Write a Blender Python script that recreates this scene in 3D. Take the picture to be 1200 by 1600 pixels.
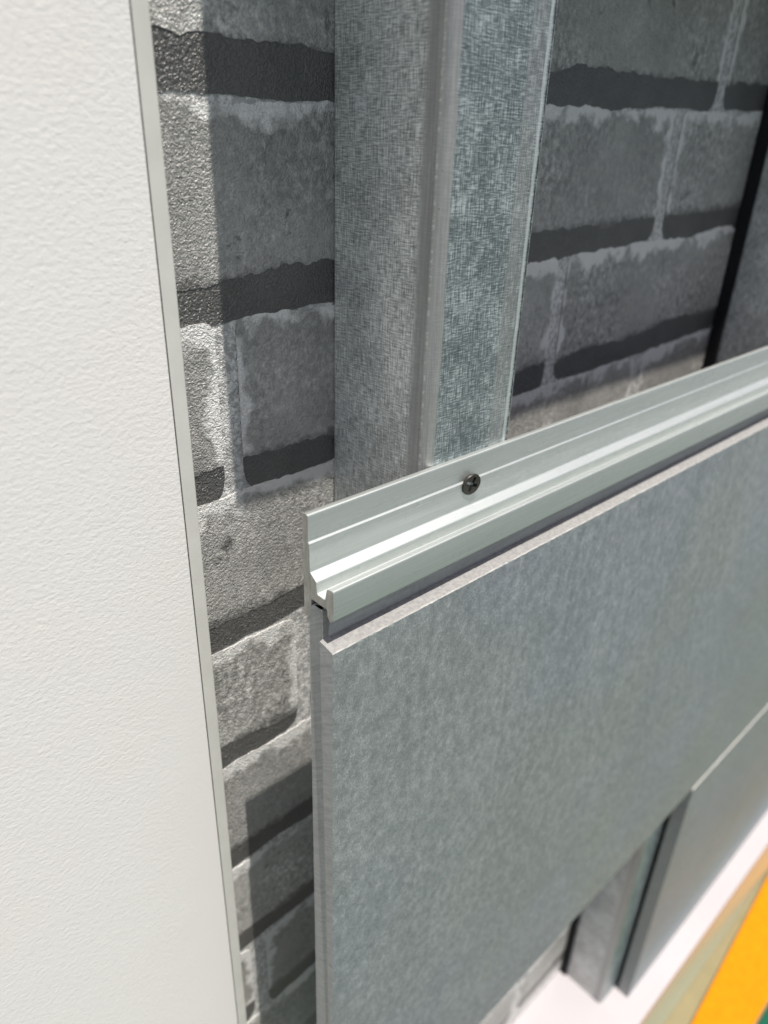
import bpy, bmesh, math, random
from mathutils import Matrix, Vector
random.seed(7)
scene = bpy.context.scene
for o in list(bpy.data.objects):
    bpy.data.objects.remove(o)
COL = scene.collection
ZO = 1.0                      # camera height above the floor; the measures below are taken from the camera

# ------------------------------------------------------------------ camera
cam = bpy.data.cameras.new('camera')
cam_o = bpy.data.objects.new('camera', cam)
COL.objects.link(cam_o)
right = Vector((0.73427, -0.67812, 0.03164))
down = Vector((-0.28827, -0.35366, -0.88985))
fwd = Vector((0.61461, 0.64427, -0.45516))
m = Matrix.Identity(4)
for i in range(3):
    m[i][0], m[i][1], m[i][2] = right[i], -down[i], -fwd[i]
m[0][3], m[1][3], m[2][3] = 0, 0, ZO
cam_o.matrix_world = m
cam.sensor_fit = 'VERTICAL'
cam.sensor_height = 36.0
cam.sensor_width = 27.0
cam.lens = 36.0 * 1130 / 1600
cam.clip_start = 0.01
cam.clip_end = 500
cam.dof.use_dof = True
cam.dof.focus_distance = 0.25
cam.dof.aperture_fstop = 25.4 / 3.0
scene.camera = cam_o

# ------------------------------------------------------------------ sky and sun
ray = Vector((0.035, 1.0, -3.3)).normalized()        # direction the sunlight travels
elev = math.asin(-ray.z)
w = bpy.data.worlds.new('World')
scene.world = w
w.use_nodes = True
wn = w.node_tree
bg = wn.nodes['Background']
sky = wn.nodes.new('ShaderNodeTexSky')
sky.sky_type = 'NISHITA'
sky.sun_disc = False
sky.dust_density = 4.0
sky.air_density = 0.8
sky.sun_elevation = elev
sky.sun_rotation = math.atan2(-ray.x, -ray.y)
wn.links.new(sky.outputs[0], bg.inputs[0])
bg.inputs[1].default_value = 0.08
sun = bpy.data.lights.new('sun', 'SUN')
sun.energy = 5.0
sun.angle = math.radians(0.5)
sun.color = (1.0, 0.94, 0.86)
sun_o = bpy.data.objects.new('sun', sun)
COL.objects.link(sun_o)
sun_o.rotation_euler = ray.to_track_quat('-Z', 'Y').to_euler()
sun_o.location = (0, -1, 4)
vs = scene.view_settings
vs.view_transform = 'Standard'
vs.look = 'None'
vs.exposure = 0.34
vs.gamma = 1.0


# ------------------------------------------------------------------ material helper
class Mat:
    def __init__(s, name):
        s.m = bpy.data.materials.new(name)
        s.m.use_nodes = True
        s.t = s.m.node_tree
        s.b = s.t.nodes['Principled BSDF']
        s._tc = None

    def n(s, kind):
        return s.t.nodes.new('ShaderNode' + kind)

    def link(s, v, sock):
        if hasattr(v, 'is_output'):
            s.t.links.new(v, sock)
        else:
            sock.default_value = v

    def tc(s, which='Object'):
        if s._tc is None:
            s._tc = s.n('TexCoord')
        return s._tc.outputs[which]

    def map(s, scale=(1, 1, 1), vec=None, rot=(0, 0, 0), loc=(0, 0, 0)):
        q = s.n('Mapping')
        q.inputs['Scale'].default_value = scale
        q.inputs['Rotation'].default_value = rot
        q.inputs['Location'].default_value = loc
        s.link(vec if vec is not None else s.tc(), q.inputs['Vector'])
        return q.outputs[0]

    def noise(s, scale, detail=3, rough=0.55, vec=None, dist=0.0):
        q = s.n('TexNoise')
        q.inputs['Scale'].default_value = scale
        q.inputs['Detail'].default_value = detail
        q.inputs['Roughness'].default_value = rough
        q.inputs['Distortion'].default_value = dist
        s.link(vec if vec is not None else s.tc(), q.inputs['Vector'])
        return q.outputs['Fac']

    def voro(s, scale, vec=None, feature='F1'):
        q = s.n('TexVoronoi')
        q.feature = feature
        q.inputs['Scale'].default_value = scale
        s.link(vec if vec is not None else s.tc(), q.inputs['Vector'])
        return q.outputs['Distance']

    def ramp(s, fac, stops):
        q = s.n('ValToRGB')
        e = q.color_ramp.elements
        while len(e) < len(stops):
            e.new(0.5)
        for el, (p, c) in zip(e, stops):
            el.position = p
            el.color = tuple(c) + (1,) if not isinstance(c, (int, float)) else (c, c, c, 1)
        s.link(fac, q.inputs[0])
        return q.outputs[0]

    def math(s, op, a, b=0.0, c=None, clamp=False):
        q = s.n('Math')
        q.operation = op
        q.use_clamp = clamp
        s.link(a, q.inputs[0])
        s.link(b, q.inputs[1])
        if c is not None:
            s.link(c, q.inputs[2])
        return q.outputs[0]

    def mix(s, fac, a, b, blend='MIX'):
        q = s.n('MixRGB')
        q.blend_type = blend
        s.link(fac, q.inputs[0])
        for v, k in ((a, 1), (b, 2)):
            s.link(tuple(v) + (1,) if isinstance(v, tuple) and len(v) == 3 else v, q.inputs[k])
        return q.outputs[0]

    def sep(s, vec):
        q = s.n('SeparateXYZ')
        s.link(vec, q.inputs[0])
        return q.outputs

    def window(s, x, lo, hi, soft):
        """1 between lo and hi, fading over soft on both sides"""
        a = s.n('MapRange'); a.interpolation_type = 'SMOOTHSTEP'
        s.link(x, a.inputs[0]); a.inputs[1].default_value = lo - soft; a.inputs[2].default_value = lo
        b = s.n('MapRange'); b.interpolation_type = 'SMOOTHSTEP'
        s.link(x, b.inputs[0]); b.inputs[1].default_value = hi; b.inputs[2].default_value = hi + soft
        b.inputs[3].default_value = 1; b.inputs[4].default_value = 0
        return s.math('MULTIPLY', a.outputs[0], b.outputs[0])

    def bump(s, height, dist, strength=1.0, prev=None):
        q = s.n('Bump')
        q.inputs['Strength'].default_value = strength
        q.inputs['Distance'].default_value = dist
        s.link(height, q.inputs['Height'])
        if prev is not None:
            s.link(prev, q.inputs['Normal'])
        s.link(q.outputs[0], s.b.inputs['Normal'])
        return q.outputs[0]

    def set(s, **k):
        names = {'color': 'Base Color', 'rough': 'Roughness', 'metal': 'Metallic', 'spec': 'Specular IOR Level',
                 'aniso': 'Anisotropic', 'coat': 'Coat Weight', 'coat_rough': 'Coat Roughness'}
        for a, v in k.items():
            if a == 'color' and isinstance(v, tuple) and len(v) == 3:
                v = v + (1,)
            s.link(v, s.b.inputs[names[a]])
        return s


# ---- printed, embossed vinyl wallpaper: mortar, brick face and dark joint share one emboss
def wallpaper(name, build):
    M = Mat(name)
    v = M.map((1, 0.3, 1))
    n1 = M.noise(1080, 1.0, 0.4, v, 0.9)
    r1 = M.ramp(n1, [(0.34, 0.0), (0.66, 1.0)])
    n2 = M.noise(1900, 2, 0.5, v)
    hgt = M.math('ADD', r1, M.math('MULTIPLY', n2, 0.25))
    M.bump(hgt, 0.00031, 1.0)
    M.set(color=build(M, v), rough=0.40, spec=1.0)
    return M.m


def mortar_col(M, v):
    base = M.ramp(M.noise(60, 4, 0.6, v), [(0.3, (0.60, 0.60, 0.59)), (0.75, (0.78, 0.78, 0.765))])
    sp = M.ramp(M.noise(420, 3, 0.7, v), [(0.44, 0.0), (0.54, 1.0)])
    return M.mix(M.math('MULTIPLY', sp, 0.6), base, (0.19, 0.19, 0.188))


def dark_col(M, v):
    base = M.ramp(M.noise(45, 4, 0.6, v), [(0.3, (0.066, 0.066, 0.064)), (0.8, (0.11, 0.109, 0.105))])
    fl = M.ramp(M.noise(300, 5, 0.75, v), [(0.58, 0.0), (0.70, 1.0)])
    return M.mix(M.math('MULTIPLY', fl, 0.45), base, (0.22, 0.218, 0.21))


def brick_col(M, v):
    face = M.ramp(M.noise(38, 5, 0.62, v), [(0.25, (0.24, 0.24, 0.23)), (0.55, (0.36, 0.358, 0.343)), (0.8, (0.47, 0.468, 0.45))])
    oi = M.n('ObjectInfo')
    tone = M.math('ADD', M.math('MULTIPLY', oi.outputs['Random'], 0.35), 0.82)
    face = M.mix(1.0, face, M.mix(1.0, (0, 0, 0), tone, 'ADD'), 'MULTIPLY')
    grain = M.mix(M.ramp(M.noise(13, 2, 0.5, v), [(0.42, 0.25), (0.6, 1.0)]), (0.5, 0.5, 0.5), M.noise(330, 5, 0.75, M.map((1, 0.3, 0.8))))
    face = M.mix(1.0, face, M.ramp(grain, [(0.34, (0.38, 0.38, 0.38)), (0.50, (1.0, 1.0, 1.0)), (0.64, (1.9, 1.9, 1.9))]), 'MULTIPLY')
    pits = M.ramp(M.noise(95, 6, 0.75, M.map((1, 0.3, 0.8)), 0.4), [(0.35, 1.0), (0.41, 0.0)])
    where = M.ramp(M.noise(19, 2, 0.5, v), [(0.42, 0.0), (0.58, 1.0)])
    face = M.mix(M.math('MULTIPLY', M.math('MULTIPLY', pits, where), 0.8), face, (0.05, 0.05, 0.05))
    # whitish mortar smear along the top edge and both ends (uv: x = metres from the nearer end, y = metres below the top)
    uv = M.sep(M.tc('UV'))
    nz = M.noise(120, 4, 0.65, v)
    nz2 = M.noise(30, 3, 0.6, v)
    d = M.math('MINIMUM', M.math('MULTIPLY', uv[1], 1.0), M.math('MULTIPLY', uv[0], 1.6))
    reach = M.math('ADD', M.math('MULTIPLY', nz, 0.022), M.math('MULTIPLY', nz2, 0.022))
    k = M.math('SUBTRACT', M.math('SUBTRACT', reach, 0.0175), d)
    smear = M.ramp(M.math('ADD', M.math('MULTIPLY', k, 220), 0.5), [(0.0, 0.0), (1.0, 1.0)])
    fleck = M.ramp(M.noise(330, 3, 0.7, M.map((1, 0.3, 0.5))), [(0.60, 0.0), (0.72, 1.0)])
    fl2 = M.ramp(nz2, [(0.45, 0.0), (0.6, 1.0)])
    smear = M.math('MAXIMUM', smear, M.math('MULTIPLY', M.math('MULTIPLY', fleck, fl2), 0.5))
    face = M.mix(M.math('MULTIPLY', smear, 0.9), face, (0.76, 0.76, 0.745))
    # dark print creeping up from the ragged lower edge
    low = M.math('SUBTRACT', 0.0515, uv[1])
    up = M.math('SUBTRACT', M.math('ADD', M.math('MULTIPLY', M.noise(210, 5, 0.75, v), 0.016), M.math('MULTIPLY', nz2, 0.008)), 0.0105)
    kk = M.ramp(M.math('ADD', M.math('MULTIPLY', M.math('SUBTRACT', up, low), 260), 0.5), [(0.0, 0.0), (1.0, 1.0)])
    return M.mix(M.math('MULTIPLY', kk, 0.8), face, (0.075, 0.074, 0.071))


MORTAR = wallpaper('wallpaper_mortar', mortar_col)
BRICK = wallpaper('wallpaper_brick', brick_col)
DARK = wallpaper('wallpaper_joint', dark_col)


def galvanised():
    M = Mat('galvanised_steel')
    uv = M.tc('UV')
    s = M.sep(uv)
    wob = M.noise(30, 2, 0.5, uv)
    u = M.math('ADD', s[0], M.math('MULTIPLY', M.math('SUBTRACT', wob, 0.5), 0.0014))
    hs = M.noise(1, 4, 0.65, M.map((260, 2100, 1), uv))        # short strokes across
    vsn = M.noise(1, 4, 0.65, M.map((2300, 150, 1), uv))       # rolling marks along
    cl = M.noise(1, 4, 0.6, M.map((45, 38, 1), uv))
    fac = M.math('ADD', M.math('MULTIPLY', M.math('ADD', hs, vsn), 0.47), M.math('MULTIPLY', cl, 0.20))
    tex = M.ramp(fac, [(0.48, (0.105, 0.135, 0.142)), (0.57, (0.22, 0.26, 0.268)), (0.65, (0.56, 0.62, 0.63))])
    smooth = M.ramp(M.noise(1, 3, 0.6, M.map((900, 12, 1), uv)), [(0.3, (0.30, 0.302, 0.298)), (0.7, (0.46, 0.458, 0.45))])
    band = M.math('ADD', M.window(u, 0.0545, 0.0660, 0.0010), M.math('MULTIPLY', M.window(u, 0.0165, 0.0235, 0.001), 0.45), clamp=True)
    col = M.mix(M.math('MULTIPLY', band, 0.85), tex, smooth)
    lit_web = M.n('MapRange'); lit_web.interpolation_type = 'SMOOTHSTEP'
    M.link(u, lit_web.inputs[0]); lit_web.inputs[1].default_value = 0.0635; lit_web.inputs[2].default_value = 0.068
    lit_web_tone = M.ramp(fac, [(0.47, (0.27, 0.275, 0.265)), (0.57, (0.62, 0.62, 0.60)), (0.65, (0.97, 0.97, 0.94))])  # web face painted lighter to stand in for light, with some whitish wash
    col = M.mix(M.math('MULTIPLY', lit_web.outputs[0], 0.75), col, lit_web_tone)
    # pale rubbed lines and the dark scuffed line by the fold
    pale = M.math('MULTIPLY', M.window(s[0], 0.0592, 0.0600, 0.0002), M.ramp(M.noise(1, 3, 0.7, M.map((200, 420, 1), uv)), [(0.5, 0.0), (0.6, 1.0)]))
    col = M.mix(M.math('MULTIPLY', pale, 0.4), col, (0.75, 0.75, 0.74))
    edge = M.window(u, 0.0142, 0.0150, 0.0008)
    col = M.mix(M.math('MULTIPLY', edge, 0.7), col, (0.66, 0.70, 0.70))
    dk = M.math('MULTIPLY', M.window(s[0], 0.0127, 0.0132, 0.0003), M.ramp(M.noise(1, 4, 0.7, M.map((1500, 300, 1), uv)), [(0.40, 0.0), (0.5, 1.0)]))
    col = M.mix(M.math('MULTIPLY', dk, 0.9), col, (0.03, 0.032, 0.032))
    speck = M.ramp(M.noise(1, 2, 0.5, M.map((700, 330, 1), uv)), [(0.235, 1.0), (0.265, 0.0)])
    col = M.mix(M.math('MULTIPLY', speck, 0.8), col, (0.05, 0.05, 0.05))
    M.set(color=col, metal=M.math('SUBTRACT', 0.55, M.math('MULTIPLY', lit_web.outputs[0], 0.4)), rough=M.ramp(fac, [(0.4, 0.36), (0.7, 0.52)]), spec=0.5)
    M.bump(fac, 0.00006, 0.5)
    return M.m


def aluminium(name, cut=False):
    M = Mat(name)
    if cut:
        v = M.tc()
        n = M.noise(700, 4, 0.7, M.map((1, 1, 0.25)))
        col = M.ramp(n, [(0.3, (0.30, 0.29, 0.255)), (0.6, (0.46, 0.45, 0.41)), (0.8, (0.62, 0.61, 0.57))])
        M.set(color=col, metal=0.45, rough=0.62)
        M.bump(n, 0.0003, 0.6)
        return M.m
    uv = M.tc('UV')
    ln = M.noise(1, 4, 0.65, M.map((3800, 14, 1), uv))
    cl = M.noise(1, 3, 0.6, M.map((120, 22, 1), uv))
    col = M.ramp(ln, [(0.3, (0.54, 0.575, 0.565)), (0.7, (0.71, 0.735, 0.725))])
    col = M.mix(M.ramp(cl, [(0.35, 0.0), (0.75, 0.35)]), col, (0.42, 0.465, 0.455))
    scr = M.math('ABSOLUTE', M.math('SUBTRACT', M.noise(1, 2, 0.5, M.map((60, 260, 1), uv, rot=(0, 0, 0.5))), 0.5))
    scr = M.ramp(scr, [(0.0, 1.0), (0.006, 0.0)])
    col = M.mix(M.math('MULTIPLY', scr, 0.25), col, (0.42, 0.42, 0.42))
    M.set(color=col, metal=0.95, rough=M.ramp(M.math('ADD', M.math('MULTIPLY', ln, 0.5), M.math('MULTIPLY', cl, 0.5)), [(0.25, 0.54), (0.75, 0.66)]))
    dots = M.ramp(M.noise(1, 2, 0.5, M.map((900, 520, 1), uv)), [(0.215, 1.0), (0.235, 0.0)])
    M.set(color=M.mix(M.math('MULTIPLY', dots, 0.8), col, (0.08, 0.08, 0.07)))
    nrm = M.bump(ln, 0.00004, 0.6)
    # a second, tighter lobe: extruded metal is part mirror, part satin
    b2 = M.n('BsdfPrincipled')
    M.link(M.b.inputs['Base Color'].links[0].from_socket, b2.inputs['Base Color'])
    b2.inputs['Metallic'].default_value = 1.0
    M.link(M.ramp(cl, [(0.3, 0.20), (0.7, 0.32)]), b2.inputs['Roughness'])
    M.link(nrm, b2.inputs['Normal'])
    mx = M.n('MixShader')
    mx.inputs[0].default_value = 0.18
    M.link(M.b.outputs[0], mx.inputs[1]); M.link(b2.outputs[0], mx.inputs[2])
    out = [k for k in M.t.nodes if k.type == 'OUTPUT_MATERIAL'][0]
    M.link(mx.outputs[0], out.inputs['Surface'])
    return M.m


def cement(name, edge=False):
    M = Mat(name)
    if edge:
        v = M.map((1, 1, 1), rot=(math.radians(32), 0, 0))
        saw = M.noise(1, 3, 0.6, M.map((50, 60, 900), v))
        n = M.noise(500, 4, 0.65)
        f = M.math('ADD', M.math('MULTIPLY', saw, 0.6), M.math('MULTIPLY', n, 0.4))
        col = M.ramp(f, [(0.3, (0.30, 0.302, 0.292)), (0.7, (0.47, 0.472, 0.455))])
        M.set(color=col, rough=0.8, spec=0.25)
        M.bump(f, 0.0003, 0.5)
        return M.m
    # felted fibre surface: short strokes in two directions over slow clouds
    fa = M.noise(1, 4, 0.7, M.map((620, 620, 2100), rot=(0, math.radians(28), 0)), 0.8)
    fb = M.noise(1, 4, 0.7, M.map((2100, 620, 560), rot=(0, math.radians(20), 0)), 0.8)
    fi = M.math('MAXIMUM', fa, fb)
    mid = M.noise(260, 4, 0.6, M.map((1, 1, 0.75), rot=(0, 0.4, 0)))
    cl = M.noise(14, 3, 0.55)
    f = M.math('ADD', M.math('ADD', M.math('MULTIPLY', fi, 0.68), M.math('MULTIPLY', mid, 0.26)), M.math('MULTIPLY', cl, 0.06))
    col = M.ramp(f, [(0.44, (0.152, 0.168, 0.174)), (0.55, (0.25, 0.268, 0.274)), (0.66, (0.44, 0.46, 0.465))])
    fleck = M.ramp(M.noise(1, 3, 0.6, M.map((420, 420, 1300), rot=(0, math.radians(40), 0)), 1.0), [(0.62, 0.0), (0.70, 1.0)])
    col = M.mix(M.math('MULTIPLY', fleck, 0.45), col, (0.50, 0.52, 0.52))
    dfl = M.ramp(M.noise(1, 3, 0.6, M.map((800, 800, 330), rot=(0, math.radians(25), 0)), 1.0), [(0.30, 1.0), (0.38, 0.0)])
    col = M.mix(M.math('MULTIPLY', dfl, 0.4), col, (0.12, 0.13, 0.13))
    tint = M.ramp(M.noise(9, 2, 0.5), [(0.38, (0.95, 0.98, 1.06)), (0.62, (0.98, 1.01, 1.0))])
    col = M.mix(1.0, col, tint, 'MULTIPLY')
    M.set(color=col, rough=0.42, spec=0.5)
    M.bump(f, 0.00035, 0.55)
    return M.m


def white_render():
    M = Mat('white_textured_paint')
    big = M.noise(600, 4, 0.6, M.map((0.75, 1, 1.15)), 0.3)
    fine = M.noise(1100, 3, 0.6)
    slow = M.noise(45, 2, 0.5)
    h = M.math('ADD', M.math('ADD', M.math('MULTIPLY', big, 0.7), M.math('MULTIPLY', fine, 0.22)), M.math('MULTIPLY', slow, 0.45))
    s = M.sep(M.tc())
    # smoother, filled strip beside the trim on the lower part
    edge = M.math('ADD', s[0], M.math('MULTIPLY', M.noise(18, 4, 0.6), 0.03))
    q = M.n('MapRange'); q.interpolation_type = 'SMOOTHSTEP'
    M.link(edge, q.inputs[0]); q.inputs[1].default_value = 0.085; q.inputs[2].default_value = 0.112
    low = M.n('MapRange'); low.interpolation_type = 'SMOOTHSTEP'
    M.link(s[2], low.inputs[0]); low.inputs[1].default_value = ZO - 0.12; low.inputs[2].default_value = ZO - 0.22
    k = M.math('SUBTRACT', 1.0, M.math('MULTIPLY', M.math('MULTIPLY', q.outputs[0], low.outputs[0]), 0.75))
    col = M.ramp(M.noise(26, 3, 0.5), [(0.35, (0.79, 0.772, 0.75)), (0.65, (0.785, 0.778, 0.758))])
    M.set(color=col, rough=0.55, spec=0.4)
    M.bump(M.math('MULTIPLY', h, k), 0.00062, 0.42)
    return M.m


def plain(name, c0, c1, scale=40, rough=0.5, metal=0.0, bump=0.0, spec=0.5, coat=0.0):
    M = Mat(name)
    n = M.noise(scale, 4, 0.6)
    M.set(color=M.ramp(n, [(0.3, c0), (0.7, c1)]), rough=rough, metal=metal, spec=spec, coat=coat)
    if bump:
        M.bump(n, bump, 0.5)
    return M.m


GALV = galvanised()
ALU = aluminium('brushed_aluminium')
ALU_CUT = aluminium('sawn_aluminium', True)
CEM = cement('fibre_cement_face')
CEM_E = cement('fibre_cement_edge', True)
CEM_R = plain('dimmed_routed_cement', (0.20, 0.198, 0.198), (0.30, 0.297, 0.297), 700, 0.75, bump=0.0002, spec=0.3)  # routed bevel, coloured darker than the other edges to dim its sunlit look
WHITE = white_render()
TRIM = plain('grey_plastic_trim', (0.57, 0.572, 0.535), (0.64, 0.642, 0.605), 60, 0.5, bump=0.0001)
PLINTH = plain('white_laminate', (0.395, 0.38, 0.398), (0.43, 0.415, 0.435), 8, 0.28)
FRONT = plain('pale_green_laminate', (0.40, 0.52, 0.45), (0.44, 0.56, 0.49), 8, 0.22)
SCREW = plain('blackened_steel', (0.03, 0.028, 0.025), (0.07, 0.066, 0.058), 900, 0.45, metal=0.6, bump=0.00005)
GREEN = plain('green_carpet', (0.008, 0.075, 0.045), (0.014, 0.105, 0.065), 600, 0.9, bump=0.002, spec=0.1)
ORANGE = plain('orange_carpet', (0.48, 0.175, 0.001), (0.55, 0.21, 0.002), 90, 0.85, bump=0.001, spec=0.15)
PAVE = plain('green_grey_paving', (0.105, 0.128, 0.122), (0.135, 0.16, 0.152), 3, 0.8)
BEIGE = plain('beige_floor', (0.19, 0.165, 0.085), (0.23, 0.19, 0.10), 30, 0.6)


# ------------------------------------------------------------------ mesh helpers
def link(name, me, mats, parent=None):
    for k in mats:
        me.materials.append(k)
    o = bpy.data.objects.new(name, me)
    COL.objects.link(o)
    o.parent = parent
    return o


def tag(o, label=None, cat=None, group=None, kind=None):
    if label: o['label'] = label
    if cat: o['category'] = cat
    if group: o['group'] = group
    if kind: o['kind'] = kind
    return o


def empty(name, loc=(0, 0, 0)):
    o = bpy.data.objects.new(name, None)
    o.empty_display_size = 0.02
    o.location = loc
    COL.objects.link(o)
    return o


def fillet(pts, closed=True, seg=4):
    """pts: (x, y, r) -> rounded 2d polyline"""
    out = []
    n = len(pts)
    for i, (x, y, r) in enumerate(pts):
        if r <= 0 or (not closed and i in (0, n - 1)):
            out.append((x, y)); continue
        p = Vector((x, y)); a = Vector(pts[i - 1][:2]) - p; b = Vector(pts[(i + 1) % n][:2]) - p
        d = min(r / math.tan(a.angle(b) / 2), a.length * 0.49, b.length * 0.49)
        p0 = p + a.normalized() * d; p1 = p + b.normalized() * d
        for k in range(seg + 1):
            t = k / seg
            q = p0 * (1 - t) ** 2 + p * 2 * t * (1 - t) + p1 * t * t
            out.append((q.x, q.y))
    return out


def extrude(name, poly, axis, cuts, mats, parent=None, end_shift=None, side_mat=None, angle=35, jitter=None):
    """closed 2d outline swept along X (outline in y,z) or Z (outline in x,y); uv = metres round the outline, metres along"""
    n = len(poly)
    vs_, fs, mi, uvs = [], [], [], []
    arc = [0.0]
    for i in range(n):
        a, b = poly[i], poly[(i + 1) % n]
        arc.append(arc[-1] + math.dist(a, b))
    for j, c in enumerate(cuts):
        for i, p in enumerate(poly):
            cc = c + (end_shift[i] if end_shift and j == 0 else 0)
            if jitter and i in jitter:
                p = (p[0] + random.gauss(0, jitter[i]), p[1] + random.gauss(0, jitter[i]))
            vs_.append((cc, p[0], p[1]) if axis == 'X' else (p[0], p[1], cc))
    for j in range(len(cuts) - 1):
        for i in range(n):
            k = (i + 1) % n
            fs.append((j * n + i, j * n + k, (j + 1) * n + k, (j + 1) * n + i))
            uvs.append([(arc[i], cuts[j]), (arc[i + 1], cuts[j]), (arc[i + 1], cuts[j + 1]), (arc[i], cuts[j + 1])])
            mi.append(side_mat(i) if side_mat else 0)
    for j in (0, len(cuts) - 1):
        fs.append(tuple(j * n + i for i in range(n)))
        uvs.append([(p[0], p[1]) for p in poly])
        mi.append(1 if len(mats) > 1 else 0)
    me = bpy.data.meshes.new(name)
    me.from_pydata(vs_, [], fs)
    ul = me.uv_layers.new(name='UVMap')
    for poly_, uu in zip(me.polygons, uvs):
        for li, c in zip(poly_.loop_indices, uu):
            ul.data[li].uv = c
    for poly_, k in zip(me.polygons, mi):
        poly_.material_index = k
        poly_.use_smooth = jitter is None
    bm = bmesh.new(); bm.from_mesh(me)
    bmesh.ops.recalc_face_normals(bm, faces=bm.faces)
    bm.to_mesh(me); bm.free()
    me.set_sharp_from_angle(angle=math.radians(angle))
    return link(name, me, mats, parent)


def box(name, x0, x1, y0, y1, z0, z1, mat, parent=None, bevel=0.0):
    bm = bmesh.new()
    bmesh.ops.create_cube(bm, size=1)
    for v in bm.verts:
        v.co = Vector(((x0 + x1) / 2 + v.co.x * (x1 - x0), (y0 + y1) / 2 + v.co.y * (y1 - y0), (z0 + z1) / 2 + v.co.z * (z1 - z0)))
    if bevel:
        bmesh.ops.bevel(bm, geom=bm.edges[:], offset=bevel, segments=2, affect='EDGES')
    me = bpy.data.meshes.new(name)
    bm.to_mesh(me); bm.free()
    return link(name, me, [mat], parent)


def Z(z):
    return z + ZO


# measured planes (metres from the camera)
WALL_Y = 0.212
STUD_Y = 0.160
BOARD_F, BOARD_B = 0.1435, 0.1555
LEDGE = -0.838
XR = 1.35                                   # where everything ends, far out of frame on the right

# ------------------------------------------------------------------ ground
def sheet(name, corners, z, th, mat):
    vs_ = [(x, y, z) for x, y in corners] + [(x, y, z - th) for x, y in corners]
    n = len(corners)
    fs = [tuple(range(n)), tuple(range(2 * n - 1, n - 1, -1))] + [(i, i + n, (i + 1) % n + n, (i + 1) % n) for i in range(n)]
    me = bpy.data.meshes.new(name); me.from_pydata(vs_, [], fs)
    bm = bmesh.new(); bm.from_mesh(me); bmesh.ops.recalc_face_normals(bm, faces=bm.faces); bm.to_mesh(me); bm.free()
    return link(name, me, [mat])


g = sheet('ground', [(-60, -60), (60, -60), (60, 60), (-60, 60)], -0.008, 0.05, PAVE)
tag(g, 'green-grey paving in front of the display', kind='structure')
g = sheet('floor', [(-0.6, -0.55), (2.2, -0.55), (2.2, 0.4), (-0.6, 0.4)], -0.004, 0.003, BEIGE)
tag(g, 'beige floor at the foot of the white plinth', kind='structure')
g = sheet('green_carpet', [(-0.55, -0.5), (2.1, -0.5), (2.1, 0.040), (-0.55, 0.040)], 0.0015, 0.005, GREEN)
tag(g, 'dark green carpet beside the orange strip, in the bottom right corner', 'carpet')
g = sheet('orange_carpet', [(-0.3, 0.0435), (2.0, 0.0435), (2.0, 0.121), (0.98, 0.1205), (0.674, 0.0985), (-0.3, 0.07)], 0.002, 0.005, ORANGE)
tag(g, 'bright orange carpet strip on the floor below the white plinth', 'carpet')

# ------------------------------------------------------------------ brick-print wall
wall = box('wall', -0.35, XR, WALL_Y, WALL_Y + 0.018, Z(LEDGE) + 0.0, Z(0.42), MORTAR)
tag(wall, 'embossed grey brick wallpaper on the wall behind the studs', kind='structure')


def jag(n, amp, rough, rng):
    """n values of layered 1d noise"""
    out = [0.0] * n
    for o in range(6):
        step = max(1, int(n / (3 * 2 ** o)))
        a = amp * rough ** o
        pts = [rng.uniform(-a, a) for _ in range(n // step + 3)]
        for i in range(n):
            k, f = divmod(i / step, 1)
            f = f * f * (3 - 2 * f)
            out[i] += pts[int(k)] * (1 - f) + pts[int(k) + 1] * f
    return out


PITCH, LEN = 0.0653, 0.192
joint_x = {-1: 0.446, 0: 0.405, 1: 0.3185, 2: 0.412, 3: 0.1545, 4: 0.248, 5: 0.205, 6: 0.1205}
brick_rng = random.Random(11)


def rise(x):
    return max(-0.006, min(0.02, (x - 0.12) * 0.035))


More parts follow.
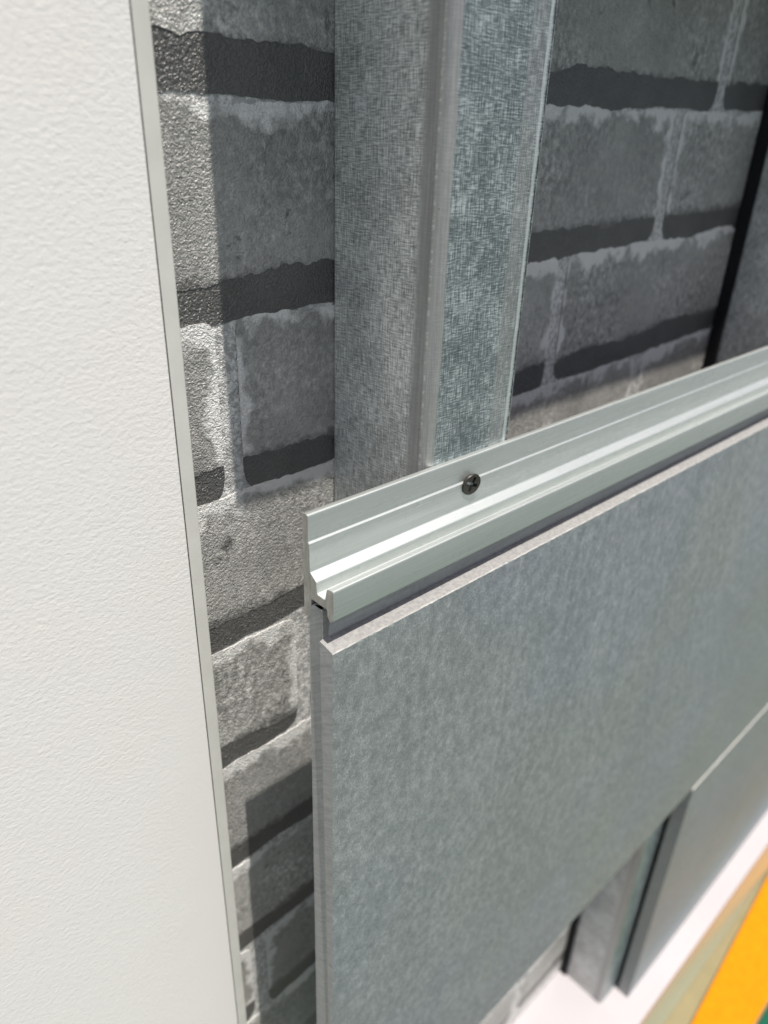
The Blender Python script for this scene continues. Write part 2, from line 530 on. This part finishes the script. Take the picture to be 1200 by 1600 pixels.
def make_brick(x0, x1, zt, zb, fine):
    """face from zt down to the ragged lower edge, dark joint below it down to zb"""
    step = 0.0008 if fine else 0.008
    n = max(6, int((x1 - x0) / step))
    xs = [x0 + (x1 - x0) * i / (n - 1) for i in range(n)]
    top = jag(n, 0.0014, 0.72, brick_rng)
    mid = jag(n, 0.0019, 0.74, brick_rng)
    bot = jag(n, 0.0019, 0.58, brick_rng)
    zm = zb + 0.0135
    c = 0.007
    def corner(i):
        d = min(xs[i] - x0, x1 - xs[i])
        return 0 if d > c else (1 - math.sqrt(max(0, 1 - (1 - d / c) ** 2))) * c
    y1 = WALL_Y - 0.00035
    y0 = WALL_Y - 0.00018
    vs_, fs, mi, uvs = [], [], [], []
    T = [zt + top[i] - corner(i) * 0.6 for i in range(n)]
    Md = [zm + mid[i] for i in range(n)]
    B = [zb + bot[i] + corner(i) * 1.3 for i in range(n)]
    for i in range(n):
        r = rise(xs[i])
        vs_ += [(xs[i], y1, Z(T[i] + r)), (xs[i], y1, Z(Md[i] + r)), (xs[i], y0, Z(Md[i] + r)), (xs[i], y0, Z(B[i] + r)),
                (xs[i], WALL_Y + 0.0005, Z(T[i] + r)), (xs[i], WALL_Y + 0.0005, Z(B[i] + r))]
    def uvp(i, z):
        return (min(xs[i] - x0, x1 - xs[i]), zt - z)
    for i in range(n - 1):
        a, b = i * 6, (i + 1) * 6
        for (p, q, mt) in ((0, 1, 0), (1, 2, 0), (2, 3, 1), (4, 0, 0), (3, 5, 1)):
            fs.append((a + p, a + q, b + q, b + p))
            mi.append(mt)
            uvs.append([uvp(i, vs_[a + p][2] - ZO - rise(xs[i])), uvp(i, vs_[a + q][2] - ZO - rise(xs[i])),
                        uvp(i + 1, vs_[b + q][2] - ZO - rise(xs[i + 1])), uvp(i + 1, vs_[b + p][2] - ZO - rise(xs[i + 1]))])
    me = bpy.data.meshes.new('brick')
    me.from_pydata(vs_, [], fs)
    ul = me.uv_layers.new(name='UVMap')
    for p, k, uu in zip(me.polygons, mi, uvs):
        p.material_index = k
        for li, cxy in zip(p.loop_indices, uu):
            ul.data[li].uv = cxy
    return link('brick', me, [BRICK, DARK], wall)


for row in range(-6, 13):
    zt = 0.0095 - PITCH * row * 0.985 + (0.0 if row >= 0 else 0.0)
    zb = zt - PITCH * 0.985
    if zt < LEDGE + 0.01:
        continue
    zb = max(zb, LEDGE + 0.002)
    if zb + 0.016 > zt:
        continue
    jx = joint_x.get(row, brick_rng.uniform(0.1, 0.29))
    k0 = math.floor((-0.33 - jx) / LEN)
    for k in range(k0, 12):
        a = jx + k * LEN + 0.0042 + brick_rng.uniform(-0.001, 0.001)
        b = jx + (k + 1) * LEN - 0.0042 + brick_rng.uniform(-0.001, 0.001)
        a = max(a, -0.345); b = min(b, XR - 0.005)
        if b - a < 0.02:
            continue
        fine = b > 0.08 and a < 0.56 and -0.5 < zt < 0.12
        make_brick(a, b, zt, zb, fine)

# ------------------------------------------------------------------ white textured panel on the left
panel = empty('white_panel', (0, 0.2, Z(LEDGE)))
tag(panel, 'white textured painted wall panel with a smooth grey edge trim, left of the brick', 'wall panel')
pm = box('panel_board', -0.35, 0.0990, 0.2000, 0.2118, Z(LEDGE), Z(0.40), WHITE, None, 0.0006)
pm.parent = panel
pm.matrix_parent_inverse = Matrix.Translation((0, -0.2, -Z(LEDGE)))
tr = extrude('edge_trim', fillet([(0.09935, 0.2003, 0), (0.1043, 0.2003, 0.0006), (0.1043, 0.2118, 0), (0.09935, 0.2118, 0)]), 'Z',
             [Z(LEDGE), Z(0.40)], [TRIM], None)
tr.parent = panel
tr.matrix_parent_inverse = Matrix.Translation((0, -0.2, -Z(LEDGE)))

# ------------------------------------------------------------------ plinth
pl = empty('display_plinth', (0.3, 0.122, 0))
tag(pl, 'glossy white plinth carrying the studs and lower board', 'plinth')
for nm, args in (('plinth_top', (-0.35, XR, 0.1205, 0.2600, Z(LEDGE) - 0.018, Z(LEDGE))),
                 ('front_panel', (-0.35, XR, 0.1230, 0.1390, 0.0, Z(LEDGE) - 0.0185)),
                 ('back_panel', (-0.35, XR, 0.2400, 0.2560, 0.0, Z(LEDGE) - 0.0185))):
    o = box(nm, *args, FRONT if nm == 'front_panel' else PLINTH, None, 0.0012)
    o.parent = pl
    o.matrix_parent_inverse = Matrix.Translation((-0.3, -0.122, 0))


# ------------------------------------------------------------------ steel studs
def thin(path, t):
    n = len(path)
    inner = []
    for i, p in enumerate(path):
        p = Vector(p)
        a = (p - Vector(path[i - 1])).normalized() if i else None
        b = (Vector(path[i + 1]) - p).normalized() if i < n - 1 else None
        d = (a + b).normalized() if a is not None and b is not None else (a if a is not None else b)
        nrm = Vector((d.y, -d.x))
        k = 1.0
        if a is not None and b is not None:
            k = 1 / max(0.5, d.dot(a))
        q = p - nrm * t * k
        inner.append((q.x, q.y))
    return path + inner[::-1]


W, D = 0.0464, 0.0518
stud_path = fillet([(W, 0.012, 0), (W, 0, 0.0014), (0, 0, 0.0042), (0, D, 0.0016), (W, D, 0.0016), (W, D - 0.012, 0)], closed=False, seg=5)
stud_poly = thin(stud_path, -0.0009)
stud_cuts = [Z(LEDGE) + (0.42 - LEDGE) * i / 12 for i in range(13)]
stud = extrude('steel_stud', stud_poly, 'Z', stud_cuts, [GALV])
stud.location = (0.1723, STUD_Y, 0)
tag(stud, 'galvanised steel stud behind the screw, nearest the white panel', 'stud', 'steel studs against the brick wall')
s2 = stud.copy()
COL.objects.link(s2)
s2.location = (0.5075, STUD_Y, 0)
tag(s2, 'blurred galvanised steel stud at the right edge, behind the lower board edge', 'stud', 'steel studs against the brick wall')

STRIP_BLACK = plain('matt_black', (0.012, 0.012, 0.013), (0.022, 0.022, 0.024), 700, 0.85, bump=0.0004, spec=0.2)
fs2 = box('black_strip', 0.5048, 0.5073, 0.2035, 0.2117, Z(LEDGE), Z(0.40), STRIP_BLACK, None, 0.0008)  # plain black strip along the back of the right-hand stud's side
tag(fs2, 'long black strip between the brick and the blurred right-hand stud', 'sealing strip')

# ------------------------------------------------------------------ aluminium rail
rp = [(0.1600, -0.1020, 0.0008), (0.1571, -0.1018, 0.0008), (0.1571, -0.1111, 0), (0.15655, -0.1117, 0), (0.15655, -0.1218, 0.0008),
      (0.1533, -0.1243, 0.0010), (0.1530, -0.1282, 0.0012), (0.1489, -0.1287, 0.0012), (0.1480, -0.1240, 0.0008), (0.1448, -0.1234, 0.0008),
      (0.1448, -0.1345, 0.0006), (0.1462, -0.1356, 0.0005), (0.1478, -0.1342, 0.0006), (0.1480, -0.1316, 0.0008), (0.1562, -0.1316, 0.0006),
      (0.1562, -0.1388, 0.0006), (0.1598, -0.1398, 0.0005)]
rail_poly = [(y, Z(z)) for y, z in fillet(rp, seg=4)]
rail = extrude('aluminium_rail', rail_poly, 'X', [0.1179] + [0.13 + 0.05 * i for i in range(25)], [ALU, ALU_CUT], None, [random.uniform(-0.00012, 0.00012) for _ in rail_poly], angle=26)
tag(rail, 'silver aluminium mounting rail clamping the top of the grey board', 'rail')


# ------------------------------------------------------------------ screw
def make_screw(loc):
    root = empty('screw', loc)
    R = 0.0042
    bm = bmesh.new()
    N = 40
    # cross recess outline
    a, L = 0.00074, 0.0031
    cr = [(a, a), (a, L), (-a, L), (-a, a), (-L, a), (-L, -a), (-a, -a), (-a, -L), (a, -L), (a, -a), (L, -a), (L, a)]
    ring = [bm.verts.new((R * math.cos(2 * math.pi * i / N), 0, R * math.sin(2 * math.pi * i / N))) for i in range(N)]
    cv = [bm.verts.new((x, 0.00005, z)) for x, z in cr]
    ed = [bm.edges.new((ring[i], ring[(i + 1) % N])) for i in range(N)] + [bm.edges.new((cv[i], cv[(i + 1) % 12])) for i in range(12)]
    bmesh.ops.triangle_fill(bm, use_beauty=True, use_dissolve=False, edges=ed)
    bm.faces.ensure_lookup_table()
    for f in [f for f in bm.faces if all(v in cv for v in f.verts)]:
        bm.faces.remove(f)
    # recess: inner arms run to a point further in
    deep = [bm.verts.new((x * 0.7, 0.0022, z * 0.7)) for x, z in cr]
    for i in range(12):
        bm.faces.new((cv[i], cv[(i + 1) % 12], deep[(i + 1) % 12], deep[i]))
    bm.faces.new(deep)
    # rim, cone
    prev = ring
    for r, y in ((R * 1.03, 0.00025), (R * 1.03, 0.0008), (0.0022, 0.0036)):
        cur = [bm.verts.new((r * math.cos(2 * math.pi * i / N), y, r * math.sin(2 * math.pi * i / N))) for i in range(N)]
        for i in range(N):
            bm.faces.new((prev[i], prev[(i + 1) % N], cur[(i + 1) % N], cur[i]))
        prev = cur
    bm.faces.new(prev)
    bmesh.ops.recalc_face_normals(bm, faces=bm.faces)
    me = bpy.data.meshes.new('screw_head'); bm.to_mesh(me); bm.free()
    link('screw_head', me, [SCREW], root)
    # threaded shank
    bm = bmesh.new()
    turns, seg, pitch = 14, 16, 0.0012
    rows = []
    for k in range(turns * seg + 1):
        an = 2 * math.pi * k / seg
        y = 0.0030 + pitch * k / seg
        rows.append([bm.verts.new((r * math.cos(an), y + dy, r * math.sin(an))) for r, dy in ((0.0013, 0), (0.0019, pitch * 0.3), (0.0013, pitch * 0.6))])
    for p, q in zip(rows, rows[1:]):
        for j in range(2):
            bm.faces.new((p[j], p[j + 1], q[j + 1], q[j]))
    c0 = [bm.verts.new((0.00135 * math.cos(2 * math.pi * i / 12), 0.003, 0.00135 * math.sin(2 * math.pi * i / 12))) for i in range(12)]
    c1 = [bm.verts.new((0.00135 * math.cos(2 * math.pi * i / 12), 0.0195, 0.00135 * math.sin(2 * math.pi * i / 12))) for i in range(12)]
    for i in range(12):
        bm.faces.new((c0[i], c0[(i + 1) % 12], c1[(i + 1) % 12], c1[i]))
    tip = bm.verts.new((0, 0.023, 0))
    for i in range(12):
        bm.faces.new((c1[i], c1[(i + 1) % 12], tip))
    bmesh.ops.recalc_face_normals(bm, faces=bm.faces)
    me = bpy.data.meshes.new('threaded_shank'); bm.to_mesh(me); bm.free()
    link('threaded_shank', me, [SCREW], root)
    return root


sc = make_screw((0.1930, 0.1552, Z(-0.1128)))
sc.rotation_euler = (math.radians(6), math.radians(22), math.radians(-5))
tag(sc, 'dark cross-head countersunk screw fixing the aluminium rail to the stud', 'screw')


# ------------------------------------------------------------------ fibre cement boards
def board(name, x0, z_top, z_bot, label, x1=XR, back=BOARD_B, tongue=True, group='grey fibre cement boards'):
    if tongue:
        pts = [(back, z_bot), (back, z_top + 0.0119), (back - 0.0008, z_top + 0.0127), (BOARD_F + 0.0073, z_top + 0.0127), (BOARD_F + 0.0068, z_top + 0.0120),
               (BOARD_F + 0.0067, z_top + 0.0014), (BOARD_F + 0.0066, z_top + 0.0013), (BOARD_F + 0.0003, z_top), (BOARD_F, z_top - 0.0004), (BOARD_F, z_top - 0.0016), (BOARD_F, z_bot + 0.0004), (BOARD_F + 0.0004, z_bot)]
        shift = [0, 0, 0.0008, 0.0042, 0.0045, 0.0038, 0, 0, 0, 0, 0, 0]
    else:
        pts = [(back, z_bot), (back, z_top), (BOARD_F + 0.0004, z_top), (BOARD_F, z_top - 0.0004), (BOARD_F, z_bot + 0.0004), (BOARD_F + 0.0004, z_bot)]
        shift = None
    cuts = [x0 + 0.0012 * i for i in range(280)] + [x0 + 0.34 + (x1 - x0 - 0.34) * i / 12 for i in range(13)] if tongue else [x0, x1]
    jit = {7: 0.00009, 8: 0.00007, 6: 0.00005} if tongue else None
    poly = [(y, Z(z)) for y, z in pts]
    nf = len(pts) - 3
    o = extrude(name, poly, 'X', cuts, [CEM, CEM_E, CEM_R], None, shift,
                lambda i: 0 if i == nf or (tongue and i == 8) else (2 if tongue and i == 6 else (1 if i != 0 else 0)), angle=20, jitter=jit)
    tag(o, label, 'cement board', group)
    return o


board('cement_board', 0.1165, -0.1457, -0.5105, 'large grey fibre cement board hanging from the aluminium rail')
board('cement_board', 0.5370, -0.5150, LEDGE, 'blurred grey lower board standing on the white plinth, bottom right', tongue=False)
board('cement_board', 0.1235, 0.42, 0.100, 'grey upper board above the gap, shading the bricks and studs', back=0.1597, tongue=False)
